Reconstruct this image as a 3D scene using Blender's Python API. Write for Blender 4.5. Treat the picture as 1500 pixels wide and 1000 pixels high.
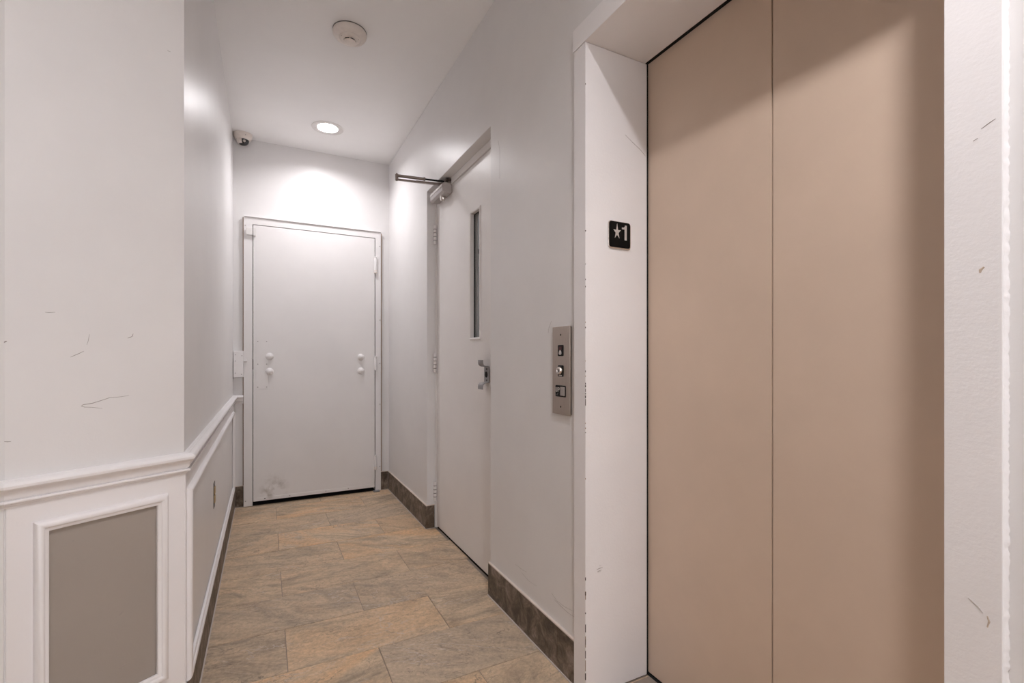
import bpy, bmesh, math, random
from mathutils import Vector, Matrix
random.seed(7)
for o in list(bpy.data.objects):
    bpy.data.objects.remove(o)
scene = bpy.context.scene
COL = scene.collection

# ------------------------------------------------------------------ camera, world, exposure
CAM_H = 1.10
YAW = math.atan((750 - 388) / 700.0)
cam_data = bpy.data.cameras.new('camera')
cam_data.sensor_width = 36.0
cam_data.lens = 36.0 * 700.0 / 1500.0
cam_data.shift_y = 25.0 / 1500.0
cam_data.clip_start = 0.02
cam = bpy.data.objects.new('camera', cam_data)
cam.location = (0, 0, CAM_H)
cam.rotation_euler = (math.pi / 2, 0, -YAW)
COL.objects.link(cam)
scene.camera = cam
DAYLIGHT = 4.7                 # soft overcast sky, fill light through the added lobby window
world = bpy.data.worlds.new('world')
world.use_nodes = True
world.node_tree.nodes['Background'].inputs[0].default_value = (1.0, 1.0, 1.03, 1)
world.node_tree.nodes['Background'].inputs[1].default_value = DAYLIGHT
scene.world = world
vs = scene.view_settings
vs.view_transform = 'Standard'
vs.look = 'None'
vs.gamma = 1.0
vs.use_curve_mapping = False
vs.exposure = 0.25
LAMP_WATTS = {'end': 10.0, 'lift': 23.5, 'lobby': 1.0}   # recessed ceiling lamps; the lobby one is added, unseen
LAMP_SPREAD = math.radians(172)                           # beam of their reflectors
LENS_GLOW = 12.0
LAMP_COLOR = (1.0, 0.980, 1.010, 1)

# ------------------------------------------------------------------ main dimensions (metres)
CEIL = 2.737
XR = 0.932                     # right wall
XL = -0.208                    # left wall of the narrow corridor
YE = 4.07                      # end wall
C1 = (XL, 1.665)               # angled wall, far corner
C2 = (-0.515, 1.465)           # angled wall, near corner
XN = C2[0]                     # left wall beside the camera
XB = -3.0                      # the lobby opens to the left before the angled wall
YB = -2.20                     # wall behind the camera
WB = (-.40, .82, 0.90, 2.35)    # added, unseen window in it for fill light: x0, x1, z0, z1
DOORX = 0.993                  # face of the side door
ELX = 1.190                    # face of the elevator doors
EY0, EY1, EZ = 0.345, 1.2625, 2.125   # clear elevator opening
RY0, RY1, RZ = 2.02, 3.0, 2.18        # side door recess
SK = 0.148                     # skirting height


# ------------------------------------------------------------------ material helpers
def new_mat(name):
    m = bpy.data.materials.new(name)
    m.use_nodes = True
    nt = m.node_tree
    return m, nt, nt.nodes['Principled BSDF']


def ramp(nt, stops, interp='LINEAR'):
    r = nt.nodes.new('ShaderNodeValToRGB')
    el = r.color_ramp.elements
    r.color_ramp.interpolation = interp
    while len(el) < len(stops):
        el.new(0.5)
    for e, (p, c) in zip(el, stops):
        e.position = p
        e.color = (*c, 1) if len(c) == 3 else c
    return r


def noise(nt, vec, scale, detail=4, rough=0.55, dist=0.0):
    n = nt.nodes.new('ShaderNodeTexNoise')
    n.inputs['Scale'].default_value = scale
    n.inputs['Detail'].default_value = detail
    n.inputs['Roughness'].default_value = rough
    n.inputs['Distortion'].default_value = dist
    if vec is not None:
        nt.links.new(vec, n.inputs['Vector'])
    return n


def position(nt, scale=(1, 1, 1)):
    g = nt.nodes.new('ShaderNodeNewGeometry')
    mp = nt.nodes.new('ShaderNodeMapping')
    mp.inputs['Scale'].default_value = scale
    nt.links.new(g.outputs['Position'], mp.inputs['Vector'])
    return mp.outputs['Vector']


def mixc(nt, fac, a, b, mode='MIX'):
    m = nt.nodes.new('ShaderNodeMix')
    m.data_type = 'RGBA'
    m.blend_type = mode
    for sock, v in ((m.inputs[0], fac), (m.inputs[6], a), (m.inputs[7], b)):
        if hasattr(v, 'is_output'):
            nt.links.new(v, sock)
        elif isinstance(v, (int, float)):
            sock.default_value = v
        else:
            sock.default_value = (*v, 1)
    return m.outputs[2]


def mth(nt, op, a, b=None, clamp=False):
    m = nt.nodes.new('ShaderNodeMath')
    m.operation = op
    m.use_clamp = clamp
    for s, v in ((m.inputs[0], a), (m.inputs[1], b)):
        if v is None:
            continue
        if hasattr(v, 'is_output'):
            nt.links.new(v, s)
        else:
            s.default_value = v
    return m.outputs[0]


def bump(nt, bsdf, height, strength, dist=0.002):
    b = nt.nodes.new('ShaderNodeBump')
    b.inputs['Strength'].default_value = strength
    b.inputs['Distance'].default_value = dist
    nt.links.new(height, b.inputs['Height'])
    nt.links.new(b.outputs[0], bsdf.inputs['Normal'])


def paint(name, col, rough=0.4, bscale=220, bstr=0.12, mott=0.04, big=0.0, stain=None, spec=0.5):
    """painted surface: fine roller relief and faint uneven colour"""
    m, nt, b = new_mat(name)
    p = position(nt)
    n1 = noise(nt, p, 2.3, 5, 0.6)
    r1 = ramp(nt, [(0.35, (1 - mott,) * 3), (0.65, (1 + mott * .4,) * 3)])
    nt.links.new(n1.outputs[0], r1.inputs[0])
    c = mixc(nt, 1.0, col, r1.outputs[0], 'MULTIPLY')
    for st in (stain or []):
        (cx, cy, cz), rad, scol, fac = st
        g = nt.nodes.new('ShaderNodeVectorMath')
        g.operation = 'DISTANCE'
        nt.links.new(p, g.inputs[0])
        g.inputs[1].default_value = (cx, cy, cz)
        d = mth(nt, 'DIVIDE', g.outputs['Value'], rad)
        d = mth(nt, 'SUBTRACT', 1.0, d, True)
        n = noise(nt, p, 17, 3, 0.55)
        rr = ramp(nt, [(0.45, (0, 0, 0)), (0.70, (1, 1, 1))])
        nt.links.new(n.outputs[0], rr.inputs[0])
        k = mth(nt, 'MULTIPLY', mth(nt, 'MULTIPLY', d, rr.outputs[0]), fac)
        c = mixc(nt, k, c, scol)
    nt.links.new(c, b.inputs['Base Color'])
    b.inputs['Roughness'].default_value = rough
    b.inputs['Specular IOR Level'].default_value = spec
    n2 = noise(nt, p, bscale, 3, 0.6)
    h = n2.outputs[0]
    if big:
        n3 = noise(nt, position(nt, (1, 1, 2.5)), 55, 3, 0.6)
        h = mth(nt, 'ADD', h, mth(nt, 'MULTIPLY', n3.outputs[0], big))
    bump(nt, b, h, bstr)
    return m


def plain(name, col, rough=0.5, metal=0.0, **kw):
    m, nt, b = new_mat(name)
    p = position(nt)
    n = noise(nt, p, 60, 3)
    r = ramp(nt, [(0.3, (.93,) * 3), (0.7, (1.0,) * 3)])
    nt.links.new(n.outputs[0], r.inputs[0])
    nt.links.new(mixc(nt, 1.0, col, r.outputs[0], 'MULTIPLY'), b.inputs['Base Color'])
    b.inputs['Roughness'].default_value = rough
    b.inputs['Metallic'].default_value = metal
    for k, v in kw.items():
        b.inputs[k].default_value = v
    return m


def brushed(name, col, rough, scale):
    m, nt, b = new_mat(name)
    n = noise(nt, position(nt, scale), 90, 4, 0.7)
    r = ramp(nt, [(0.3, tuple(c * .8 for c in col)), (0.7, col)])
    nt.links.new(n.outputs[0], r.inputs[0])
    nt.links.new(r.outputs[0], b.inputs['Base Color'])
    b.inputs['Metallic'].default_value = 1.0
    b.inputs['Roughness'].default_value = rough
    bump(nt, b, n.outputs[0], 0.08)
    return m


def stone(name, dark=1.0, vertical=False, warm_bias=0.0):
    """cleft slate-look porcelain; object colour r = warmth, g = greyness, b = lightness"""
    m, nt, b = new_mat(name)
    g = nt.nodes.new('ShaderNodeNewGeometry')
    oi = nt.nodes.new('ShaderNodeObjectInfo')
    sep = nt.nodes.new('ShaderNodeSeparateColor')
    nt.links.new(oi.outputs['Color'], sep.inputs[0])
    off = nt.nodes.new('ShaderNodeVectorMath')
    off.operation = 'MULTIPLY_ADD'
    cmb = nt.nodes.new('ShaderNodeCombineXYZ')
    for i in range(3):
        nt.links.new(oi.outputs['Random'], cmb.inputs[i])
    nt.links.new(cmb.outputs[0], off.inputs[0])
    off.inputs[1].default_value = (37.0, 71.0, 19.0)
    nt.links.new(g.outputs['Position'], off.inputs[2])
    rot = nt.nodes.new('ShaderNodeVectorRotate')
    rot.rotation_type = 'Z_AXIS'
    nt.links.new(off.outputs[0], rot.inputs['Vector'])
    nt.links.new(mth(nt, 'MULTIPLY', mth(nt, 'SUBTRACT', oi.outputs['Random'], 0.42), 1.1), rot.inputs['Angle'])
    mp = nt.nodes.new('ShaderNodeMapping')
    mp.inputs['Scale'].default_value = (1.0, 2.6, 2.0) if not vertical else (1, 1, 1.3)
    nt.links.new(rot.outputs[0], mp.inputs['Vector'])
    v = mp.outputs['Vector']
    K = 4.2 if vertical else 1.0
    nA = noise(nt, v, 3.4 * K, 9, 0.66, 1.2)
    nB = noise(nt, v, 7.5 * K, 8, 0.70, 1.7)
    nC = noise(nt, rot.outputs[0], 70, 6, 0.75)
    nD = noise(nt, v, 1.9, 3, 0.5, 0.6)
    D = dark
    base = ramp(nt, [(0.28, (.165 * D, .130 * D, .098 * D)), (0.42, (.310 * D, .243 * D, .178 * D)),
                     (0.54, (.425 * D, .328 * D, .236 * D)), (0.66, (.480 * D, .372 * D, .268 * D)),
                     (0.80, (.60 * D, .51 * D, .43 * D))])
    nt.links.new(nA.outputs[0], base.inputs[0])
    # rusty ochre clouds
    rw = ramp(nt, [(0.44, (0, 0, 0)), (0.62, (1, 1, 1))])
    nt.links.new(nD.outputs[0], rw.inputs[0])
    wf = mth(nt, 'MULTIPLY', rw.outputs[0], mth(nt, 'ADD', sep.outputs[0], warm_bias), True)
    c = mixc(nt, wf, base.outputs[0], (.500 * D, .330 * D, .195 * D))
    # grey cleft veins
    rg = ramp(nt, [(0.30, (1, 1, 1)), (0.44, (0, 0, 0))])
    nt.links.new(nB.outputs[0], rg.inputs[0])
    c = mixc(nt, mth(nt, 'MULTIPLY', rg.outputs[0], 0.65), c, (.185 * D, .155 * D, .125 * D))
    # pale crests
    rp = ramp(nt, [(0.62, (0, 0, 0)), (0.72, (1, 1, 1))])
    nt.links.new(nB.outputs[0], rp.inputs[0])
    c = mixc(nt, mth(nt, 'MULTIPLY', rp.outputs[0], 0.6), c, (.58 * D, .50 * D, .43 * D))
    # per tile greyness and lightness
    c = mixc(nt, mth(nt, 'MULTIPLY', sep.outputs[1], 0.8, True), c, (.325 * D, .270 * D, .222 * D))
    sc = mth(nt, 'ADD', 1.24, mth(nt, 'MULTIPLY', sep.outputs[2], 0.5))
    cs = nt.nodes.new('ShaderNodeCombineColor')
    for i, k_ in enumerate((1.0, .965, .90)):
        nt.links.new(mth(nt, 'MULTIPLY', sc, k_), cs.inputs[i])
    c = mixc(nt, 1.0, c, cs.outputs[0], 'MULTIPLY')
    if vertical:
        nS = noise(nt, off.outputs[0], 13, 10, 0.74, 0.8)
        rs = ramp(nt, [(0.40, (.052, .037, .025)), (0.48, (.125, .090, .064)), (0.55, (.205, .155, .118)), (0.63, (.33, .265, .22))])
        nt.links.new(nS.outputs[0], rs.inputs[0])
        c = mixc(nt, 0.85, c, rs.outputs[0])
    else:
        # crisp cleft lines, dark and pale, running with the layers
        for sc_n, width, colr, k_, dx in ((4.6, .010, (.16, .125, .10), .75, 0.0), (3.3, .012, (.66, .57, .50), .70, 11.0), (8.5, .012, (.20, .16, .13), .55, 23.0)):
            mv = nt.nodes.new('ShaderNodeVectorMath')
            mv.operation = 'ADD'
            mv.inputs[1].default_value = (dx, dx * .7, 0)
            nt.links.new(v, mv.inputs[0])
            nl = noise(nt, mv.outputs[0], sc_n, 7, 0.58, 0.9)
            nm = noise(nt, mv.outputs[0], 2.7, 2, 0.5)
            line_ = mth(nt, 'SUBTRACT', 1.0, mth(nt, 'DIVIDE', mth(nt, 'ABSOLUTE', mth(nt, 'SUBTRACT', nl.outputs[0], 0.5)), width), True)
            rm = ramp(nt, [(0.50, (0, 0, 0)), (0.60, (1, 1, 1))])
            nt.links.new(nm.outputs[0], rm.inputs[0])
            c = mixc(nt, mth(nt, 'MULTIPLY', mth(nt, 'MULTIPLY', line_, rm.outputs[0]), k_), c, colr)
    rf = ramp(nt, [(0.32, (.72,) * 3), (0.62, (1.06,) * 3)])
    nt.links.new(nC.outputs[0], rf.inputs[0])
    c = mixc(nt, 1.0, c, rf.outputs[0], 'MULTIPLY')
    nt.links.new(c, b.inputs['Base Color'])
    b.inputs['Roughness'].default_value = 0.52
    h = mth(nt, 'ADD', mth(nt, 'MULTIPLY', nB.outputs[0], 1.6), mth(nt, 'MULTIPLY', nC.outputs[0], 0.4))
    bump(nt, b, h, 0.65, 0.005)
    return m


M = {}
M['wall'] = paint('grey_wall_paint', (.815, .795, .788), 0.36, 170, 0.10, 0.03, 0.25)
M['white'] = paint('white_trim_paint', (.900, .872, .872), 0.34, 200, 0.08, 0.03)
M['white_rough'] = paint('white_frame_paint', (.900, .872, .872), 0.36, 130, 0.16, 0.03, 0.7)
M['ceiling'] = paint('ceiling_paint', (.950, .935, .927), 0.75, 260, 0.30, 0.02, 0.3)
M['end_door'] = paint('pale_grey_door_paint', (.840, .815, .808), 0.42, 150, 0.10, 0.03, 0.2,
                      [((.06, 4.04, .12), .12, (.30, .25, .20), .75), ((.02, 4.04, .09), .06, (.30, .25, .20), .6)])
M['side_door'] = paint('off_white_door_paint', (.895, .862, .846), 0.34, 180, 0.09, 0.03, 0.2)
M['jamb'] = paint('greige_frame_paint', (.60, .56, .54), 0.38, 180, 0.08)
M['lift'] = paint('beige_lift_door_enamel', (.715, .560, .440), 0.42, 420, 0.05, 0.05)
M['tile'] = stone('slate_floor_tile')
M['skirt'] = stone('slate_skirting_tile', 0.46, True, 0.15)
M['cap'] = plain('pale_skirting_edge', (.74, .64, .57), 0.6)
M['grout'] = plain('tan_grout', (.33, .27, .225), 0.9)
M['caulk'] = plain('pale_caulk', (.56, .49, .45), 0.7)
M['steel'] = brushed('brushed_steel', (.53, .455, .40), 0.36, (1, 9, .15))
M['chrome'] = plain('polished_steel', (.75, .71, .68), 0.18, 1.0)
M['greymetal'] = plain('grey_painted_metal', (.30, .29, .295), 0.42, 0.25)
M['bronze'] = plain('dull_bronze_arm', (.26, .21, .185), 0.38, 0.75)
M['closer'] = plain('silver_closer_paint', (.50, .46, .45), 0.40, 0.2)
M['black'] = plain('black_plastic', (.004, .004, .004), 0.4, **{'Specular IOR Level': 0.15})
M['void'] = plain('black_void', (.004, .004, .004), 0.9)
M['dot'] = plain('scuff_grey', (.36, .32, .30), 0.8)
M['gap'] = plain('shadowed_gap', (.16, .14, .13), 0.8)
M['flaw'] = plain('yellowed_flaw', (.56, .45, .36), 0.7)
M['chip'] = plain('bare_metal_chip', (.045, .03, .025), 0.7)
M['rust'] = plain('rusty_chip', (.30, .19, .12), 0.8)
M['screw'] = plain('painted_screw', (.46, .42, .405), 0.5)
M['plastic'] = plain('warm_white_plastic', (.83, .75, .69), 0.38)
M['silverprint'] = plain('silver_print', (.60, .56, .53), 0.4, 0.1)
M['offbutton'] = plain('grey_button', (.38, .34, .32), 0.35)
M['red'] = plain('dark_red_lens', (.05, .004, .004), 0.25)
M['brass'] = plain('brass_tan', (.52, .37, .19), 0.45, 0.2)
M['dome'] = plain('smoked_dome', (.012, .012, .014), 0.06)
M['trimring'] = plain('lamp_trim_white', (.80, .77, .75), 0.45)
M['stair_wall'] = paint('stairwell_paint', (.40, .39, .39), 0.6)
m, nt, b = new_mat('window_glass')
b.inputs['Base Color'].default_value = (.92, .94, .94, 1)
b.inputs['Roughness'].default_value = 0.02
b.inputs['Transmission Weight'].default_value = 1.0
b.inputs['IOR'].default_value = 1.45
M['glass'] = m
m, nt, b = new_mat('added_window_pane')
b.inputs['Roughness'].default_value = 0.03
tr = nt.nodes.new('ShaderNodeBsdfTransparent')
mx = nt.nodes.new('ShaderNodeMixShader')
mx.inputs[0].default_value = 0.08
nt.links.new(tr.outputs[0], mx.inputs[1])
nt.links.new(b.outputs[0], mx.inputs[2])
nt.links.new(mx.outputs[0], nt.nodes['Material Output'].inputs['Surface'])
M['clear_pane'] = m
m, nt, b = new_mat('lamp_lens')
b.inputs['Emission Color'].default_value = LAMP_COLOR
b.inputs['Emission Strength'].default_value = LENS_GLOW
b.inputs['Base Color'].default_value = (.9, .9, .9, 1)
M['lens'] = m


# ------------------------------------------------------------------ geometry helpers
def tag(o, label=None, cat=None, group=None, kind=None):
    for k, v in (('label', label), ('category', cat), ('group', group), ('kind', kind)):
        if v:
            o[k] = v
    return o


def empty(name, loc, label=None, cat=None, group=None, kind=None):
    o = bpy.data.objects.new(name, None)
    o.location = loc
    o.empty_display_size = 0.1
    COL.objects.link(o)
    return tag(o, label, cat, group, kind)


def root_loc(p):
    v = Vector((0, 0, 0))
    while p is not None:
        v += p.location
        p = p.parent
    return v


def mk(name, verts, faces, mat, parent=None, smooth=False, bevel=0.0, seg=2):
    """one mesh object from world coordinates, origin at the middle of its base"""
    me = bpy.data.meshes.new(name)
    vv = [Vector(v) for v in verts]
    lo = [min(v[i] for v in vv) for i in range(3)]
    hi = [max(v[i] for v in vv) for i in range(3)]
    org = Vector(((lo[0] + hi[0]) / 2, (lo[1] + hi[1]) / 2, lo[2]))
    me.from_pydata([v - org for v in vv], [], faces)
    bm = bmesh.new()
    bm.from_mesh(me)
    bmesh.ops.remove_doubles(bm, verts=bm.verts, dist=1e-6)
    bmesh.ops.recalc_face_normals(bm, faces=bm.faces)
    bm.to_mesh(me)
    bm.free()
    me.materials.append(mat)
    if smooth:
        for p in me.polygons:
            p.use_smooth = True
        try:
            me.set_sharp_from_angle(angle=math.radians(40))
        except Exception:
            pass
    o = bpy.data.objects.new(name, me)
    COL.objects.link(o)
    if parent is not None:
        o.parent = parent
        o.location = org - root_loc(parent)
    else:
        o.location = org
    if bevel:
        md = o.modifiers.new('edge', 'BEVEL')
        md.width = bevel
        md.segments = seg
        md.limit_method = 'ANGLE'
        md.angle_limit = math.radians(35)
    return o


class Frame:
    """local wall frame: u to the viewer's right, v up, w out of the wall"""
    def __init__(s, o, u, n):
        s.o = Vector(o)
        s.u = Vector(u).normalized()
        s.v = Vector((0, 0, 1))
        s.n = Vector(n).normalized()

    def __call__(s, a, b, w=0.0):
        return s.o + s.u * a + s.v * b + s.n * w


F_RIGHT = Frame((XR, 0, 0), (0, -1, 0), (-1, 0, 0))        # u = -Y
F_LEFT = Frame((XL, 0, 0), (0, 1, 0), (1, 0, 0))           # u = +Y
F_END = Frame((0, YE, 0), (1, 0, 0), (0, -1, 0))           # u = +X
AL = math.hypot(C1[0] - C2[0], C1[1] - C2[1])
AU = Vector(((C1[0] - C2[0]) / AL, (C1[1] - C2[1]) / AL, 0))
F_ANG = Frame((C2[0], C2[1], 0), AU, (AU.y, -AU.x, 0))


def prism_data(poly, w0, w1, F):
    n = len(poly)
    vs_ = [F(a, b, w0) for a, b in poly] + [F(a, b, w1) for a, b in poly]
    fs = [tuple(range(n))[::-1], tuple(range(n, 2 * n))]
    fs += [(i, (i + 1) % n, n + (i + 1) % n, n + i) for i in range(n)]
    return vs_, fs


def join(*parts):
    V, Fc = [], []
    for v, f in parts:
        k = len(V)
        V += list(v)
        Fc += [tuple(i + k for i in q) for q in f]
    return V, Fc


def prism(name, poly, w0, w1, F, mat, parent=None, bevel=0.0, smooth=False):
    v, f = prism_data(poly, w0, w1, F)
    return mk(name, v, f, mat, parent, smooth, bevel)


def rect(a0, a1, b0, b1):
    return [(a0, b0), (a1, b0), (a1, b1), (a0, b1)]


def rrect(a0, a1, b0, b1, r, n=4):
    out = []
    for cx, cy, s in ((a1 - r, b0 + r, -90), (a1 - r, b1 - r, 0), (a0 + r, b1 - r, 90), (a0 + r, b0 + r, 180)):
        for i in range(n + 1):
            t = math.radians(s + 90 * i / n)
            out.append((cx + r * math.cos(t), cy + r * math.sin(t)))
    return out


def circle(cx, cy, r, n=24):
    return [(cx + r * math.cos(2 * math.pi * i / n), cy + r * math.sin(2 * math.pi * i / n)) for i in range(n)]


def box_data(x0, x1, y0, y1, z0, z1):
    v = [(x0, y0, z0), (x1, y0, z0), (x1, y1, z0), (x0, y1, z0), (x0, y0, z1), (x1, y0, z1), (x1, y1, z1), (x0, y1, z1)]
    f = [(3, 2, 1, 0), (4, 5, 6, 7), (0, 1, 5, 4), (1, 2, 6, 5), (2, 3, 7, 6), (3, 0, 4, 7)]
    return v, f


def box(name, x0, x1, y0, y1, z0, z1, mat, parent=None, bevel=0.0):
    v, f = box_data(x0, x1, y0, y1, z0, z1)
    return mk(name, v, f, mat, parent, False, bevel)


def ring_data(o, i, w0, w1, F):
    """rectangular slab with a rectangular hole; o, i = (a0,a1,b0,b1)"""
    O, I = rect(*o), rect(*i)
    V = [F(a, b, w) for w in (w0, w1) for L in (O, I) for a, b in L]
    fs = []
    for k in range(4):
        j = (k + 1) % 4
        fs += [(k, 4 + k, 4 + j, j), (8 + k, 8 + j, 12 + j, 12 + k), (k, j, 8 + j, 8 + k), (4 + k, 12 + k, 12 + j, 4 + j)]
    return V, fs


def moulding_data(o, prof, F):
    """mitred picture-frame moulding; prof = [(inset, height)]"""
    a0, a1, b0, b1 = o
    V, fs = [], []
    for d, w in prof:
        V += [F(a, b, w) for a, b in rect(a0 + d, a1 - d, b0 + d, b1 - d)]
    for r in range(len(prof) - 1):
        for k in range(4):
            j = (k + 1) % 4
            fs.append((4 * r + k, 4 * r + j, 4 * r + 4 + j, 4 * r + 4 + k))
    return V, fs


def lathe_data(cx, cy, prof, n=40, z0=0.0, axis='Z', org=None):
    V, fs = [], []
    for r, z in prof:
        for i in range(n):
            t = 2 * math.pi * i / n
            V.append((cx + r * math.cos(t), cy + r * math.sin(t), z0 + z))
    for k in range(len(prof) - 1):
        for i in range(n):
            j = (i + 1) % n
            fs.append((k * n + i, k * n + j, k * n + n + j, k * n + n + i))
    if prof[0][0] > 1e-5:
        fs.append(tuple(range(n)))
    if prof[-1][0] > 1e-5:
        fs.append(tuple(range((len(prof) - 1) * n, len(prof) * n)))
    return V, fs


def lathe(name, cx, cy, prof, mat, parent=None, n=40, z0=0.0, caps=True):
    V, fs = lathe_data(cx, cy, prof, n, z0)
    if not caps:
        fs = [f for f in fs if len(f) == 4]
    return mk(name, V, fs, mat, parent, True)


def lathe_on(name, F, a, b, prof, mat, parent=None, n=20):
    """turned shape standing out of a wall frame; prof = [(radius, height)]"""
    V, fs = [], []
    for r, w in prof:
        for i in range(n):
            t = 2 * math.pi * i / n
            V.append(F(a + r * math.cos(t), b + r * math.sin(t), w))
    for k in range(len(prof) - 1):
        for i in range(n):
            j = (i + 1) % n
            fs.append((k * n + i, k * n + j, k * n + n + j, k * n + n + i))
    fs.append(tuple(range(n)))
    fs.append(tuple(range((len(prof) - 1) * n, len(prof) * n)))
    return mk(name, V, fs, mat, parent, True)


def tube_data(p0, p1, r0, r1=None, n=14):
    p0, p1 = Vector(p0), Vector(p1)
    r1 = r0 if r1 is None else r1
    d = (p1 - p0).normalized()
    a = d.orthogonal().normalized()
    c = d.cross(a)
    V = []
    for p, r in ((p0, r0), (p1, r1)):
        for i in range(n):
            t = 2 * math.pi * i / n
            V.append(p + a * math.cos(t) * r + c * math.sin(t) * r)
    fs = [(i, (i + 1) % n, n + (i + 1) % n, n + i) for i in range(n)]
    fs += [tuple(range(n))[::-1], tuple(range(n, 2 * n))]
    return V, fs


def bar_data(p0, p1, hw, hh):
    """flat bar from p0 to p1, half width hw (horizontal), half height hh (vertical)"""
    p0, p1 = Vector(p0), Vector(p1)
    d = (p1 - p0).normalized()
    s = Vector((-d.y, d.x, 0)).normalized()
    u = d.cross(s).normalized()
    V = []
    for p in (p0, p1):
        for a, c in ((-1, -1), (1, -1), (1, 1), (-1, 1)):
            V.append(p + s * hw * a + u * hh * c)
    return V, [(0, 1, 2, 3), (7, 6, 5, 4), (0, 4, 5, 1), (1, 5, 6, 2), (2, 6, 7, 3), (3, 7, 4, 0)]


def ribbon(name, pts, width, F, mat, parent, w=0.0006):
    """thin scratch or scuff lying on a wall; tapers at both ends"""
    V, fs = [], []
    n = len(pts)
    for i, (a, b_) in enumerate(pts):
        q = pts[min(i + 1, n - 1)]
        p = pts[max(i - 1, 0)]
        dx, dy = q[0] - p[0], q[1] - p[1]
        l = math.hypot(dx, dy) or 1
        k = width * (0.25 + 0.75 * math.sin(math.pi * (i + .4) / (n - .2))) / 2
        V += [F(a - dy / l * k, b_ + dx / l * k, 0.0), F(a + dy / l * k, b_ - dx / l * k, 0.0),
              F(a, b_, w)]
    for i in range(n - 1):
        s = 3 * i
        fs += [(s, s + 2, s + 5, s + 3), (s + 2, s + 1, s + 4, s + 5), (s + 1, s, s + 3, s + 4)]
    return mk(name, V, fs, mat, parent)


# ------------------------------------------------------------------ lamps (positions used by the ceiling too)
LAMPS = [(.396, 3.617), (.405, .012), (-1.70, -.55)]  # the last is an added lobby lamp, out of view
LR = 0.070                     # lamp aperture radius


# ================================================================== THE SETTING
# floor slab (grout bed) and tiles
floor_poly = [(XB - .1, YB), (1.30, YB), (1.30, YE + .10), (XL - .1, YE + .10), (XL - .1, C1[1] + .1), (XB - .1, C1[1] + .1)]
V = [(x, y, -.06) for x, y in floor_poly] + [(x, y, -.003) for x, y in floor_poly]
n = len(floor_poly)
fs = [tuple(range(n))[::-1], tuple(range(n, 2 * n))] + [(i, (i + 1) % n, n + (i + 1) % n, n + i) for i in range(n)]
floor = tag(mk('floor', V, fs, M['grout']), 'slate-look tiled corridor floor with thin grey grout', 'floor', kind='structure')


def left_edge(y):
    if y < C2[1]:
        return XB
    if y >= C1[1]:
        return XL
    t = (y - C2[1]) / (C1[1] - C2[1])
    return XN + (XL - XN) * t


def right_edge(y):
    if RY0 < y < RY1:
        return 1.09
    if EY0 + .004 < y < EY1 - .004:
        return 1.184
    return XR - .004


# warmth, greyness, lightness of the tiles the photograph shows, by (row, column)
TONE = {(-1, 1): (1.7, .0, .62), (0, 0): (1.2, .0, .56), (0, 1): (.15, .55, .50), (1, 0): (.1, .3, .55), (1, 1): (.45, .0, .62),
        (1, 2): (.3, .1, .72), (2, 0): (.3, .35, .60), (2, 1): (.2, .35, .58), (3, 0): (.25, .0, .62), (3, 1): (.25, .1, .62),
        (3, 2): (.4, .2, .58), (4, 0): (.2, .15, .66), (4, 1): (.9, .0, .68), (5, 0): (.3, .1, .66), (5, 1): (1.0, .0, .74),
        (5, 2): (.5, .2, .60), (6, 0): (.2, .2, .66), (6, 1): (.1, .45, .62), (7, 0): (.3, .1, .66), (7, 1): (.8, .0, .70),
        (7, 2): (.4, .1, .66), (8, 1): (.4, .1, .66)}
G = 0.0013
ROW0 = 1.553
PITCH = 0.2985
r0 = int(math.floor((YB - ROW0) / PITCH))
for r in range(r0, 9):
    y0, y1 = ROW0 + r * PITCH, ROW0 + (r + 1) * PITCH
    y0c, y1c = max(y0, YB), min(y1, YE + .004)
    if y1c - y0c < .01:
        continue
    shift = 0.385 if r % 2 == 0 else 0.072
    row_end = y1c
    for c in range(-6, 4):
        y1c = row_end
        x0 = shift - .6 + (c) * 0.6 if r % 2 == 0 else shift - .6 + c * 0.6
        x1 = x0 + 0.6

        # left boundary follows the wall; stop the tile where the wall passes its right edge
        y1t = y1c
        if left_edge(y1c - G) + .008 > x1 - G:
            if left_edge(y0c + G) + .008 > x1 - G:
                continue
            a_, b_ = y0c, y1c
            for _ in range(40):
                h_ = (a_ + b_) / 2
                a_, b_ = (h_, b_) if left_edge(h_) + .008 < x1 - G else (a_, h_)
            y1t = a_
        y1s, y1c = y1c, y1t
        ys = [y0c + G] + [y for y in (C2[1] - .0001, C2[1] + .0001, C1[1]) if y0c + G < y < y1c - G] + [y1c - G]
        left = [(max(x0 + G, left_edge(y) + .008), y) for y in ys]
        yr = [y0c + G] + [y for e in (EY0 + .004, EY1 - .004, RY0, RY1) for y in (e - .0001, e + .0001) if y0c + G < y < y1c - G] + [y1c - G]
        right = [(min(x1 - G, right_edge(y)), y) for y in sorted(yr)]
        if min(p[0] for p in left) > max(p[0] for p in right) - .015 or x0 > XR - .02:
            continue
        poly = right + left[::-1]
        y1c = y1s
        dz = random.uniform(-.0006, .0006)
        n = len(poly)
        V = [(x, y, -.004) for x, y in poly] + [(x, y, dz) for x, y in poly]
        fs = [tuple(range(n))[::-1], tuple(range(n, 2 * n))] + [(i, (i + 1) % n, n + (i + 1) % n, n + i) for i in range(n)]
        t = mk('floor_tile', V, fs, M['tile'], floor, bevel=.0012, seg=1)
        w = TONE.get((r, c), (random.choice((.2, .3, .5, 1.0)), random.uniform(0, .35), random.uniform(.5, .7)))
        t.color = (*w, 1)
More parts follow.
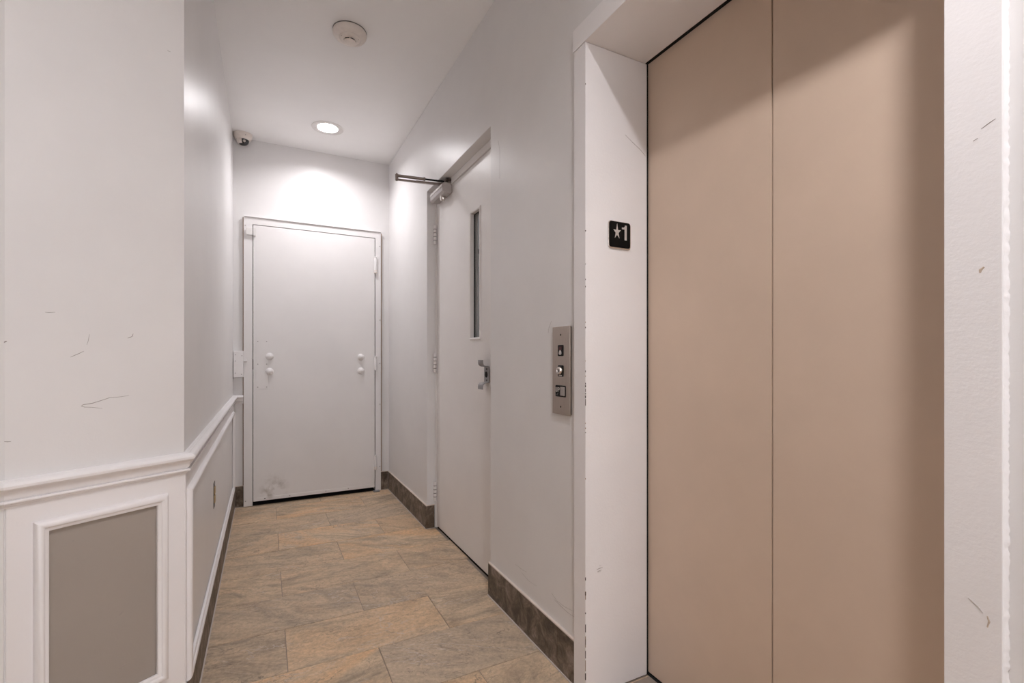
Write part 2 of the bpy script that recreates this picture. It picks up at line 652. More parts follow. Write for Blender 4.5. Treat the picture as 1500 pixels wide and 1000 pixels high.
# ceiling with round cut-outs for the lamps
def ceiling_mesh():
    V, fs = [], []
    def quad(x0, x1, y0, y1):
        k = len(V)
        V.extend([(x0, y0, CEIL), (x1, y0, CEIL), (x1, y1, CEIL), (x0, y1, CEIL)])
        fs.append((k, k + 1, k + 2, k + 3))
    X0, X1, Y0, Y1 = XB - .12, XR + .25, YB - .1, YE + .12
    ycur = Y0
    S = .16
    for (lx, ly) in sorted(LAMPS, key=lambda p: p[1]):
        quad(X0, X1, ycur, ly - S)
        quad(X0, lx - S, ly - S, ly + S)
        quad(lx + S, X1, ly - S, ly + S)
        N = 48
        k = len(V)
        for i in range(N):
            t = 2 * math.pi * (i + .5) / N
            cx, sy = math.cos(t), math.sin(t)
            V.append((lx + LR * cx, ly + LR * sy, CEIL))
            q = S / max(abs(cx), abs(sy))
            V.append((lx + q * cx, ly + q * sy, CEIL))
        for i in range(N):
            j = (i + 1) % N
            fs.append((k + 2 * i, k + 2 * i + 1, k + 2 * j + 1, k + 2 * j))
        # square corners
        for sx, sy in ((1, 1), (-1, 1), (-1, -1), (1, -1)):
            near = sorted(range(N), key=lambda i: (V[k + 2 * i + 1][0] - (lx + sx * S)) ** 2 + (V[k + 2 * i + 1][1] - (ly + sy * S)) ** 2)[:2]
            V.append((lx + sx * S, ly + sy * S, CEIL))
            fs.append((k + 2 * near[0] + 1, k + 2 * near[1] + 1, len(V) - 1))
        ycur = ly + S
    quad(X0, X1, ycur, Y1)
    bv, bf = box_data(X0, X1, Y0, Y1, CEIL + .14, CEIL + .20)
    k = len(V)
    V.extend(bv)
    fs.extend(tuple(i + k for i in f) for f in bf)
    for (x0, x1, y0, y1) in ((X0, X0 + .01, Y0, Y1), (X1 - .01, X1, Y0, Y1), (X0, X1, Y0, Y0 + .01), (X0, X1, Y1 - .01, Y1)):
        bv, bf = box_data(x0, x1, y0, y1, CEIL, CEIL + .14)
        k = len(V)
        V.extend(bv)
        fs.extend(tuple(i + k for i in f) for f in bf)
    return V, fs


V, fs = ceiling_mesh()
tag(mk('ceiling', V, fs, M['ceiling']), 'flat white painted ceiling', 'ceiling', kind='structure')

# right wall: outline in Y/Z with the two openings, given thickness in X
FW = Frame((XR, 0, 0), (0, 1, 0), (1, 0, 0))
pw = [(YB, 0), (EY0 - .004, 0), (EY0 - .004, EZ + .004), (EY1 + .004, EZ + .004), (EY1 + .004, 0), (RY0, 0), (RY0, RZ), (RY1, RZ),
      (RY1, 0), (YE + .15, 0), (YE + .15, CEIL), (YB, CEIL)]
wall_right = tag(prism('wall_right', pw, 0, .248, FW, M['wall'], bevel=.0025), 'grey painted right wall with elevator and door openings', 'wall', kind='structure')
# left walls
wall_left = tag(box('wall_left', XL - .15, XL, C1[1], YE + .15, 0, CEIL, M['wall']), 'grey painted left wall of the narrow corridor', 'wall', kind='structure')
FZ = Matrix.Identity(3)
def plan(name, poly, mat, label, z0=0, z1=CEIL):
    n = len(poly)
    V = [(x, y, z0) for x, y in poly] + [(x, y, z1) for x, y in poly]
    fs = [tuple(range(n))[::-1], tuple(range(n, 2 * n))] + [(i, (i + 1) % n, n + (i + 1) % n, n + i) for i in range(n)]
    return tag(mk(name, V, fs, mat), label, 'wall', kind='structure')
wall_ang = plan('wall_corner', [C2, C1, (XL - .15, C1[1]), (XN - .1, C2[1] + .15)], M['wall'], 'grey angled wall beside the narrow corridor')
wall_near = plan('wall_front_left', [(XB, YB), (XB, C2[1]), C2, (XN - .1, C2[1] + .15), (XB - .15, C2[1] + .15), (XB - .15, YB)], M['wall'], 'grey lobby wall to the left of the camera')
F_BACK = Frame((0, YB, 0), (-1, 0, 0), (0, 1, 0))
wall_back = tag(mk('wall_back', *ring_data((-XR - .25, -XB + .15, 0, CEIL), (-WB[1], -WB[0], WB[2], WB[3]), -.12, 0, F_BACK), M['wall']),
                'grey wall with an added high window behind the camera', 'wall', kind='structure')
# end wall with the door opening
DX0, DX1, DZ = -.082, .815, 2.099
pe = [(XL, 0), (DX0 - .03, 0), (DX0 - .03, DZ + .03), (DX1 + .03, DZ + .03), (DX1 + .03, 0), (XR, 0), (XR, CEIL), (XL, CEIL)]
wall_end = tag(prism('wall_end', pe, 0, -.12, F_END, M['wall']), 'grey end wall above and beside the metal door', 'wall', kind='structure')

w1 = empty('added_window_1', ((WB[0] + WB[1]) / 2, YB, WB[2]), 'added high window giving fill light, unseen behind the camera', 'window', kind='structure')  # window added behind the camera to let in soft fill light
mk('added_window_frame', *ring_data((-WB[1], -WB[0], WB[2], WB[3]), (-WB[1] + .035, -WB[0] - .035, WB[2] + .035, WB[3] - .035), -.09, -.03, F_BACK), M['white'], w1)
prism('mullion', rect(-(WB[0] + WB[1]) / 2 - .015, -(WB[0] + WB[1]) / 2 + .015, WB[2] + .035, WB[3] - .035), -.08, -.04, F_BACK, M['white'], w1)
for a0, a1 in ((-WB[1] + .035, -(WB[0] + WB[1]) / 2 - .015), (-(WB[0] + WB[1]) / 2 + .015, -WB[0] - .035)):
    prism('pane', rect(a0, a1, WB[2] + .035, WB[3] - .035), -.062, -.058, F_BACK, M['clear_pane'], w1)

# ---- wainscot: white boards below the rail, picture-frame mouldings, chair rail
RAIL = [(0, .829), (.010, .8295), (.0105, .8285), (.016, .828), (.0165, .827), (.022, .826), (.0265, .8225), (.029, .818), (.0285, .812), (.025, .8075), (.0195, .8045),
        (.016, .799), (.0142, .791), (.0125, .7860), (.0090, .7845), (.0090, .7830), (.0165, .7825), (.0175, .7795), (.0165, .7765), (.0125, .7752), (.0095, .7738),
        (.0090, .7725), (.0080, .7700), (.0050, .7685), (.0045, .7655), (0, .7640)]
PATH = [(XB, YB), (XB, C2[1]), C2, C1, (XL, YE), (-.142, YE)]


def sweep_seg(name, path, i, prof, mat, label):
    """one straight length of moulding, mitred to its neighbours; wall lies to the left of the path"""
    def off(k):
        p = Vector(path[k])
        nn = []
        for a, b_ in ((k - 1, k), (k, k + 1)):
            if a < 0 or b_ >= len(path):
                continue
            d = (Vector(path[b_]) - Vector(path[a])).normalized()
            nn.append(Vector((d.y, -d.x)))
        if len(nn) == 1:
            return p, nn[0]
        m_ = (nn[0] + nn[1])
        return p, m_ / (m_.dot(nn[0]))
    V, fs = [], []
    for k in (i, i + 1):
        p, m_ = off(k)
        V += [(p.x + m_.x * o, p.y + m_.y * o, z) for o, z in prof]
    n = len(prof)
    fs = [(j, (j + 1) % n, n + (j + 1) % n, n + j) for j in range(n)] + [tuple(range(n)), tuple(range(n, 2 * n))]
    o = mk(name, V, fs, mat, None, True)
    o.data.set_sharp_from_angle(angle=math.radians(28))
    return tag(o, label, 'moulding', kind='structure')


for i, lab in enumerate(('white chair rail on the far lobby wall', 'white chair rail on the lobby wall left of the angled wall', 'white chair rail on the angled wall',
                         'white chair rail along the narrow corridor wall', 'short white chair rail return beside the end door')):
    sweep_seg('trim_%d' % (i + 1), PATH, i, RAIL, M['white'], lab)

PM = [(0, 0), (0, .006), (.003, .011), (.008, .0145), (.013, .0145), (.0175, .012), (.0185, .0095), (.0235, .0085), (.0265, .006), (.027, .000)]
# angled wall: board with an opening, moulding round the grey panel
pa = (.045, .322, .203, .722)
board = mk('trim_6', *ring_data((.001, AL - .0005, .150, .7655), (pa[0] + .02, pa[1] - .02, pa[2] + .02, pa[3] - .02), 0, .004, F_ANG), M['white'])
tag(board, 'white wainscot board round the grey panel on the angled wall', 'wainscot', kind='structure')
V, fs = moulding_data(pa, PM, Frame(F_ANG(0, 0, .0035), F_ANG.u, F_ANG.n))
mk('panel_moulding', V, fs, M['white'], board, True)
M['panel'] = paint('grey_panel_paint', (.378, .332, .292), 0.45, 170, 0.08)
prism('panel', rect(pa[0] + .02, pa[1] - .02, pa[2] + .02, pa[3] - .02), 0, .0012, F_ANG, M['panel'], board)
# left wall board with its long panel
pl = (C1[1] + .026, YE - .085, .150, .718)
lb = mk('trim_7', *ring_data((C1[1] + .001, YE - .001, .148, .7655), (pl[0] + .02, pl[1] - .02, pl[2] + .02, pl[3] - .02), 0, .004, F_LEFT), M['white'])
tag(lb, 'white wainscot board along the narrow corridor wall', 'wainscot', kind='structure')
V, fs = moulding_data(pl, PM, Frame(F_LEFT(0, 0, .0035), F_LEFT.u, F_LEFT.n))
mk('panel_moulding', V, fs, M['white'], lb, True)
# white board on the near left wall
F_NEAR = Frame((0, C2[1], 0), (1, 0, 0), (0, -1, 0))
tag(prism('trim_8', rect(XB, XN - .001, .150, .7655), 0, .004, F_NEAR, M['white']), 'white wainscot board on the lobby wall', 'wainscot', kind='structure')


# ---- tiled skirting
def skirting(name, label, F, runs, w0=.001, w1=.009, h=SK, cap=True):
    root = empty(name, F((runs[0][0] + runs[-1][1]) / 2, 0, 0), label, 'baseboard', kind='structure')
    for (a, b_) in runs:
        t = prism('skirting_tile', rect(a + .0008, b_ - .0008, .001, h), w0, w1, F, M['skirt'], root, bevel=.0008)
        t.color = (random.choice((.1, .3, .6)), random.uniform(0, .5), random.uniform(.45, .75), 1)
    a, b_ = runs[0][0], runs[-1][1]
    if cap:
        prism('grout_line', rect(a, b_, h, h + .0045), .0, w1 - .0002, F, M['cap'], root)
    prism('floor_caulk', rect(a, b_, .0002, .0035), w1, w1 + .0045, F, M['caulk'], root)
    return root


skirting('baseboard_right', 'slate tile baseboard between the elevator and the side door', F_RIGHT,
         [(-2.028, -1.435), (-1.435, -1.330)])
skirting('baseboard_right_far', 'slate tile baseboard between the side door and the end wall', F_RIGHT, [(-4.060, -3.47), (-3.47, -3.0)])
F_REC = Frame((0, RY1, 0), (1, 0, 0), (0, -1, 0))
skirting('baseboard_recess', 'short slate baseboard return inside the side door recess', F_REC, [(XR - .009, .981)])
skirting('baseboard_front_right', 'slate tile baseboard on the right wall before the elevator', F_RIGHT,
         [(-.28, .32), (.32, .92), (.92, 1.52), (1.52, 2.19)])
skirting('baseboard_left', 'slate tile baseboard along the narrow corridor wall', F_LEFT,
         [(C1[1] - .0060, 2.24), (2.24, 2.84), (2.84, 3.44), (3.44, 4.06)], .0065, .0115, .148, False)
skirting('baseboard_corner', 'slate tile baseboard under the angled wall', F_ANG, [(-.0034, AL + .0060)], .0065, .0115, .148, False)
skirting('baseboard_front_left', 'slate tile baseboard on the lobby wall left of the angled wall', F_NEAR,
         [(XB + .01, -2.4), (-2.4, -1.8), (-1.8, -1.2), (-1.2, XN + .0034)], .0065, .0115, .148, False)
skirting('baseboard_end_left', 'short slate baseboard left of the end door', F_END, [(XL + .012, -.141)], .001, .009, .155)
skirting('baseboard_end_right', 'short slate baseboard right of the end door', F_END, [(.861, XR - .010)], .001, .009, .150)

# ================================================================== DOOR 1: metal door at the end
d1 = empty('door_1', (.366, YE, 0), 'pale grey metal door in a steel frame at the corridor end', 'door', kind='structure')
FY = 0.026                      # frame face stands out of the wall
fr = [(-.140, .004), (DX0, .004), (DX0, DZ), (DX1, DZ), (DX1, .004), (.860, .004), (.860, 2.150), (-.140, 2.150)]
prism('frame', fr, -.10, FY, F_END, M['end_door'], d1, bevel=.002)
prism('drip_lip', [(-.136, 2.150), (.862, 2.150), (.862, 2.1585), (-.136, 2.1585)], 0, FY + .010, F_END, M['end_door'], d1, bevel=.0015)
# dull edge bead round the frame
for nm, poly in (('edge_bead', [(-.146, .158), (-.140, .158), (-.140, 2.148), (-.146, 2.148)]), ('edge_bead', [(.860, .153), (.8705, .153), (.8705, 2.148), (.860, 2.148)])):
    prism(nm, poly, .0, .004, F_END, M['rust'], d1)
leaf = prism('leaf', rect(DX0 + .0045, DX1 - .0055, .034, DZ - .0035), -.035, FY - .003, F_END, M['end_door'], d1, bevel=.0015)
prism('bottom_strip', rect(DX0 + .006, DX1 - .007, .034, .060), 0, FY - .0005, F_END, M['end_door'], d1, bevel=.0015)
prism('under_door_shade', rect(DX0, DX1, .0005, .006), -.10, .004, F_END, M['void'], d1)  # black strip paints the shade in the gap under the door
prism('dark_gap', rect(DX0 - .02, DX1 + .02, .0, DZ + .02), -.118, -.11, F_END, M['void'], d1)
for a, b_ in ((.032, 1.1155), (.032, 1.0015), (.6975, 1.111), (.6975, .999)):
    lathe_on('bolt_head', F_END, a, b_, [(.027, FY - .004), (.027, FY + .001), (.0245, FY + .006), (.018, FY + .011), (.010, FY + .0145),
                                        (.0095, FY + .0165), (.005, FY + .0175)], M['end_door'], d1)
gp = prism('lock_plate', rect(-.060, .025, .872, 1.243), FY - .004, FY - .0003, F_END, M['end_door'], d1, bevel=.0008)
for a, b_ in ((-.047, 1.228), (.012, 1.228), (-.047, 1.058), (.012, 1.058), (-.047, .886), (.012, .886)):
    lathe_on('screw', F_END, a, b_, [(.0042, FY - .002), (.0042, FY + .0006), (.002, FY + .001)], M['screw'], gp, 10)
for z0, z1, brass in ((1.810, 1.945, True), (1.003, 1.123, False), (.186, .304, True)):
    prof = [(.0115, .0), (.0115, z1 - z0 - .018), (.0100, z1 - z0 - .014), (.012, z1 - z0 - .010), (.012, z1 - z0 - .004), (.005, z1 - z0)]
    hg = lathe('hinge', DX1 - .002, YE - FY - .009, prof, M['end_door'], d1, 16, z0)
    box('hinge_leaf', DX1, DX1 + .016, YE - FY - .003, YE - FY + .001, z0, z1 - .015, M['end_door'], hg)
    if brass:
        lathe('hinge_pin', DX1 - .002, YE - FY - .009, [(.0125, 0), (.0125, .010), (.009, .013), (.0125, .017), (.0125, .024)], M['plastic'], hg, 16, z0 - .004)
for a, b_ in ((.850, 2.035), (.852, 1.42), (.850, 1.06), (.852, .72), (.850, .20), (-.128, 2.085), (-.1275, .045)):
    lathe_on('frame_screw', F_END, a, b_, [(.0045, FY - .001), (.0045, FY + .002), (.002, FY + .0032)], M['screw'], d1, 10)
prism('latch', rect(DX0 - .001, DX0 + .0048, 1.018, 1.096), 0, FY - .001, F_END, M['chip'], d1)
for a in (.0, .17, .43, .60):
    lathe_on('strip_screw', F_END, a, .049, [(.0045, FY - .001), (.004, FY + .001), (.002, FY + .0015)], M['chip'] if a == 0 else M['screw'], d1, 10)
box('closing_hook', .795, .845, YE - FY - .035, YE - FY + .01, .0005, .010, M['greymetal'], d1, .003)

# ================================================================== DOOR 2: off-white door in the right-hand recess
d2 = empty('door_2', (DOORX, 2.55, 0), 'off-white side door with a narrow window in the right wall recess', 'door', kind='structure')
FD = Frame((DOORX, 0, 0), (0, -1, 0), (-1, 0, 0))
DT = 2.138
Y0d, Y1d = 2.075, 2.983
# steel frame: two jambs and a head behind the plaster reveal
fp = [(-RY1 + .0005, .002), (-Y1d - .003, .002), (-Y1d - .003, DT + .003), (-Y0d + .003, DT + .003), (-Y0d + .003, .002), (-RY0 - .0005, .002),
      (-RY0 - .0005, RZ - .0005), (-RY1 + .0005, RZ - .0005)]
prism('frame', fp, -.10, .006, FD, M['side_door'], d2, bevel=.0015)
wa0, wa1, wb0, wb1 = -2.416, -2.272, 1.200, 1.894
V, fs = ring_data((-Y1d, -Y0d, .016, DT), (wa0 + .009, wa1 - .009, wb0 + .009, wb1 - .009), -.045, 0, FD)
leaf2 = mk('leaf', V, fs, M['side_door'], d2, bevel=.0012)
V, fs = moulding_data((wa0, wa1, wb0, wb1), [(0, 0), (.001, .005), (.006, .006), (.012, .003), (.0125, -.016)], FD)
mk('window_bead', V, fs, M['side_door'], d2)
V, fs = ring_data((wa0 + .0085, wa1 - .0085, wb0 + .0085, wb1 - .0085), (wa0 + .0155, wa1 - .0155, wb0 + .014, wb1 - .014), -.0205, -.0165, FD)
mk('glazing_gasket', V, fs, M['void'], d2)
prism('pane', rect(wa0 + .009, wa1 - .009, wb0 + .009, wb1 - .009), -.0265, -.0212, FD, M['glass'], d2)
prism('under_door_shade', rect(-RY1, -RY0, .0003, .004), -.09, -.006, FD, M['void'], d2)  # black strip painted in for the darkness below the side door
for z in (1.902, 1.0725, .240):
    hz = lathe('hinge', DOORX - .0125, Y1d + .001, [(.0085, 0), (.0095, .003), (.0095, .119), (.0085, .122)], M['side_door'], d2, 16, z - .061)
    box('hinge_leaf', DOORX - .0165, DOORX - .0062, Y1d - .001, Y1d + .0150, z - .061, z + .061, M['side_door'], hz, .001)
    for k in (-.036, -.012, .012, .036):
        mk('knuckle_gap', *tube_data((DOORX - .0125, Y1d + .001, z + k - .0018), (DOORX - .0125, Y1d + .001, z + k + .0018), .0098), M['gap'], hz, True)
# flared pull plate
tk = .0028
line = [(.037, 1.093), (.0375, 1.082), (.0355, 1.072), (.030, 1.0655), (.022, 1.0625), (.010, 1.0615), (.005, 1.0605), (.003, 1.056), (.003, .984), (.005, .9795), (.010, .9785),
        (.022, .9775), (.030, .9745), (.0355, .968), (.0375, .958), (.037, .947)]
offl = []
for i, p in enumerate(line):
    q = Vector(line[min(i + 1, len(line) - 1)]) - Vector(line[max(i - 1, 0)])
    q.normalize()
    offl.append((p[0] + q.y * tk * -1, p[1] + q.x * tk))
prof = line + offl[::-1]
py0, py1 = 2.158, 2.216
V = [(DOORX - w, py0, z) for w, z in prof] + [(DOORX - w, py1, z) for w, z in prof]
n = len(prof)
k2 = len(line)
fs = [(i, (i + 1) % n, n + (i + 1) % n, n + i) for i in range(n)]
for i in range(k2 - 1):
    fs += [(i, n - 1 - i, n - 2 - i, i + 1), (n + i, n + i + 1, 2 * n - 2 - i, 2 * n - 1 - i)]
ph = mk('pull_plate', V, fs, M['greymetal'], d2, True)
lathe_on('lock_hole', FD, -2.190, 1.020, [(.015, .004), (.0155, .0068), (.013, .0070)], M['void'], ph, 20)
for z in (1.047, .991):
    lathe_on('screw_hole', FD, -2.184, z, [(.0055, .004), (.0055, .0066), (.004, .0068)], M['chip'], ph, 12)

# stairwell behind the side door, seen through its narrow window
sw = plan('wall_stairwell', [(1.185, 1.45), (2.60, 1.45), (2.60, 4.60), (1.185, 4.60), (1.185, 4.50), (2.50, 4.50), (2.50, 1.55), (1.185, 1.55)],
          M['stair_wall'], 'grey stairwell wall seen through the narrow door window', 0, 2.74)
box('stair_ceiling', 1.185, 2.50, 1.55, 4.50, 2.70, 2.74, M['ceiling'], sw)
box('stair_floor', 1.185, 2.50, 1.55, 4.50, -.05, 0, M['grout'], sw)
box('handrail', 1.30, 2.50, 4.42, 4.46, 2.16, 2.20, M['black'], sw)
box('handrail', 1.30, 2.50, 4.44, 4.47, 2.03, 2.045, M['greymetal'], sw)
lathe('added_stair_lamp', 1.9, 3.2, [(.10, -.02), (.10, 0)], M['lens'], sw, 24, 2.698)  # glowing disc added out of view to light the stairwell

# ================================================================== ELEVATOR
el = empty('elevator', (1.05, (EY0 + EY1) / 2, 0), 'elevator with two beige sliding doors in a deep white frame', 'elevator')
FP = .012                        # frame stands this far out of the wall
xf = XR - FP
FE = Frame((0, 0, 0), (0, 1, 0), (1, 0, 0))     # u = Y, w = X
def jamb(y_in, y_out, sgn):
    # L-shaped steel jamb: face on the wall and deep return to the doors
    poly = [(xf, y_in), (1.1815, y_in), (1.1815, y_in + sgn * .0035), (XR - .0005, y_in + sgn * .0035), (XR - .0005, y_out), (xf, y_out)]
    n = len(poly)
    V = [(x, y, .001) for x, y in poly] + [(x, y, EZ - .001) for x, y in poly]
    f = [tuple(range(n))[::-1], tuple(range(n, 2 * n))] + [(i, (i + 1) % n, n + (i + 1) % n, n + i) for i in range(n)]
    return mk('jamb', V, f, M['white_rough'], el, bevel=.0012)
jf = jamb(EY1, 1.3275, 1)
jn = jamb(EY0, .2795, -1)
xh = xf - .002
V, fs = [], []
poly = [(xh, EZ), (1.174, EZ), (1.174, EZ + .0035), (XR - .0005, EZ + .0035), (XR - .0005, 2.196), (xh, 2.196)]
n = len(poly)
V = [(x, .277, z) for x, z in poly] + [(x, 1.3305, z) for x, z in poly]
fs = [tuple(range(n))[::-1], tuple(range(n, 2 * n))] + [(i, (i + 1) % n, n + (i + 1) % n, n + i) for i in range(n)]
mk('head', V, fs, M['white'], el, bevel=.0012)
SEAM = .8055
for y0, y1 in ((SEAM + .0018, EY1 + .06), (EY0 - .06, SEAM - .0018)):
    dp = box('door_panel', ELX, ELX + .03, y0, y1, .007, EZ + .06, M['lift'], el, .0015)
gs = join(box_data(1.1817, ELX - .0015, EY1 + .001, EY1 + .0035, 0, EZ + .0035), box_data(1.1817, ELX - .0015, EY0 - .0035, EY0 - .001, 0, EZ + .0035),
          box_data(1.1782, ELX - .0015, EY0 - .0035, EY1 + .0035, EZ + .001, EZ + .0035))
mk('shadow_gap_strip', *gs, M['void'], el)  # matte black strips paint the shadow gap round the doors
box('sill', 1.1862, ELX + .05, EY0 - .06, EY1 + .06, -.003, .003, M['void'], el)
box('hoistway_back', ELX + .06, ELX + .07, EY0 - .1, EY1 + .1, 0, EZ + .10, M['void'], el)
# chipped paint along the far jamb's outer corner: (z, height)
WJ = .4594 * xf + .8882 * EY1
def pz(y):
    return CAM_H + (525 - y) / 700.0 * WJ
for (a, b_, mt) in ((122, 123.5, 'chip'), (337, 338.6, 'chip'), (386, 387, 'chip'), (408, 410, 'chip'), (418.5, 420.5, 'chip'), (471, 472.5, 'rust'), (478.5, 480.5, 'chip'),
                    (528, 529, 'rust'), (542.5, 545, 'chip'), (550, 551.5, 'rust'), (560.5, 563, 'chip'), (564, 567, 'chip'), (569, 574, 'chip'), (575.5, 577.5, 'chip'), (579, 583, 'chip'),
                    (584, 594, 'chip'), (619, 620.5, 'rust'), (626, 628, 'rust'), (633, 634, 'chip'), (700, 702, 'rust'), (845.5, 850, 'chip'), (866, 878, 'rust'), (867, 872, 'chip'),
                    (897, 899, 'chip'), (914.5, 926, 'chip'), (932, 948, 'rust'), (936, 944, 'chip'), (953, 964, 'chip'), (967, 983, 'rust'), (986, 996, 'chip')):
    z1, z0 = pz(a), pz(b_)
    w = random.uniform(.0012, .0022) if mt == 'chip' else random.uniform(.0010, .0016)
    box('paint_chip', xf - .0003, xf + w, EY1 - .0004, EY1 + w * .9, z0, z1, M[mt], jf)
# uneven paint bead where the near jamb meets the wall
V, fs = [], []
N = 420
for i in range(N + 1):
    z = .16 + (2.10 - .16) * i / N
    a = .0022 + random.uniform(0, .0022)
    V += [(XR - .0002, .2795 - a, z), (XR - .001 - a * .7, .2795 - a * .35, z), (XR - FP * random.uniform(.55, .98), .2799, z)]
for i in range(N):
    s = 3 * i
    fs += [(s, s + 1, s + 4, s + 3), (s + 1, s + 2, s + 5, s + 4)]
mk('paint_bead', V, fs, M['white_rough'], jn, True)
FJN = Frame((xf, 0, 0), (0, -1, 0), (-1, 0, 0))
for pts, w, mt in (([(-.299, 1.232), (-.303, 1.228), (-.3035, 1.224)], .004, 'flaw'), ([(-.2955, .731), (-.2935, .724), (-.2955, .715)], .0025, 'flaw'), ([(-.3165, .748), (-.306, .740), (-.300, .733)], .0012, 'dot'),
                   ([(-.302, 1.432), (-.295, 1.436), (-.287, 1.440)], .0012, 'dot'), ([(-.311, 1.418), (-.306, 1.420)], .0012, 'dot')):
    ribbon('paint_flaw', pts, w, FJN, M[mt], jn)
# scuffs on the far jamb's inner face
F_JAMB = Frame((0, EY1, 0), (1, 0, 0), (0, -1, 0))
for pts, w in (([(.965, .409), (.977, .411), (.989, .412)], .0022), ([(.967, .402), (.977, .4035), (.985, .404)], .0020), ([(.968, .3995), (.975, .400), (.982, .401)], .0012),
               ([(.975, .4185), (.983, .420)], .001), ([(1.085, 1.858), (1.12, 1.838), (1.15, 1.822), (1.176, 1.803)], .0016), ([(1.115, 1.840), (1.14, 1.827)], .001)):
    ribbon('scuff_mark', pts, w, F_JAMB, M['dot'], jf)

# floor number plate on the far jamb
sg = empty('floor_sign', (1.0575, EY1, 1.467), 'black square sign with silver star and number 1 on the elevator frame', 'sign')
prism('rim', rrect(1.010, 1.105, 1.467, 1.559, .011), 0, .0045, F_JAMB, M['chrome'], sg, .001)
prism('plate', rrect(1.0130, 1.1025, 1.4715, 1.5575, .009), .0042, .0052, F_JAMB, M['black'], sg)
star = []
SX, SZ = 1.0455, 1.5225
for i in range(10):
    t = math.pi / 2 + math.pi * i / 5
    if i % 2 == 0:
        star.append((SX + .0165 * math.cos(t), SZ + (.0250 if i else .0285) * math.sin(t)))
    else:
        star.append((SX + .0062 * math.cos(t), SZ + .0088 * math.sin(t)))
prism('star', star, .005, .0060, F_JAMB, M['silverprint'], sg)
one = [(1.0775, 1.4985), (1.0865, 1.4985), (1.0865, 1.5485), (1.0795, 1.5485), (1.0785, 1.5445), (1.0745, 1.5410), (1.0660, 1.5405), (1.0660, 1.5345), (1.0775, 1.5345)]
prism('numeral_one', one, .005, .0060, F_JAMB, M['silverprint'], sg)

# elevator call panel on the right wall
cp = empty('call_panel', (XR, 1.412, .905), 'brushed steel elevator call panel with key switch and grey button', 'panel')
A0, A1, B0, B1 = -1.4665, -1.3560, .9035, 1.2130
prism('back_box', rect(A0 + .003, A1 - .002, B0 + .003, B1 - .003), 0, .004, F_RIGHT, M['chip'], cp)
prism('face_plate', rect(A0, A1, B0, B1), .004, .009, F_RIGHT, M['steel'], cp, .0012)
AC = -1.4125
for b_ in (1.1835, .931):
    lathe_on('screw', F_RIGHT, AC, b_, [(.0038, .008), (.0036, .0098), (.0015, .0101)], M['chip'], cp, 12)
def bez(b0, b1, a0, a1):
    return prism('bezel', rrect(a0, a1, b0, b1, .004), .008, .0102, F_RIGHT, M['black'], cp, .0006)
b1 = bez(1.1085, 1.1480, -1.4300, -1.3940)
prism('red_lens', rect(-1.4225, -1.4045, 1.130, 1.1425), .0101, .0105, F_RIGHT, M['red'], b1)
tear = [(-1.4135 + .0075 * math.cos(t) * (1 - .35 * math.sin(t)), 1.1215 + .0085 * math.sin(t)) for t in [2 * math.pi * i / 18 for i in range(18)]]
prism('indicator_lamp', tear, .0101, .0120, F_RIGHT, M['silverprint'], b1, .0006)
b2 = bez(1.0365, 1.0765, -1.4300, -1.3940)
lathe_on('key_cylinder', F_RIGHT, -1.4125, 1.0580, [(.0135, .010), (.0135, .017), (.0115, .0195), (.0085, .0200), (.0080, .0188)], M['chrome'], b2, 24)
prism('key_slot', rect(-1.4138, -1.4112, 1.0530, 1.0630), .0188, .0202, F_RIGHT, M['chip'], b2)
prism('switch_label', rect(-1.4220, -1.4035, 1.0390, 1.0425), .0101, .0105, F_RIGHT, M['silverprint'], b2)
b3 = bez(.9655, 1.0060, -1.4455, -1.3800)
prism('up_button', rrect(-1.4110, -1.3840, .9705, 1.0010, .002), .0101, .0125, F_RIGHT, M['offbutton'], b3, .0008)
ul = [(-1.4425, .9985), (-1.4425, .9850), (-1.4400, .9820), (-1.4350, .9820), (-1.4325, .9850), (-1.4325, .9985), (-1.4352, .9985), (-1.4352, .9855), (-1.4362, .9845),
      (-1.4388, .9845), (-1.4398, .9855), (-1.4398, .9985)]
prism('letter_u', ul, .0101, .0108, F_RIGHT, M['silverprint'], b3)
pv = join(prism_data(rect(-1.4290, -1.4263, .9820, .9985), .0101, .0108, F_RIGHT),
          prism_data([(-1.4263, .9985), (-1.4263, .9960), (-1.4215, .9960), (-1.4205, .9950), (-1.4205, .9925), (-1.4215, .9915), (-1.4263, .9915), (-1.4263, .9890),
                      (-1.4200, .9890), (-1.4178, .9912), (-1.4178, .9963), (-1.4200, .9985)], .0101, .0108, F_RIGHT))
mk('letter_p', *pv, M['silverprint'], b3)
for i, (du, dv) in enumerate(((0, 0), (0, -.005), (.0025, -.005), (.0105, 0), (.0105, -.0025), (.0105, -.005), (.013, 0))):
    lathe_on('braille_dot', F_RIGHT, -1.4410 + du, .9765 + dv, [(.0008, .0101), (.0004, .0108)], M['silverprint'], b3, 8)

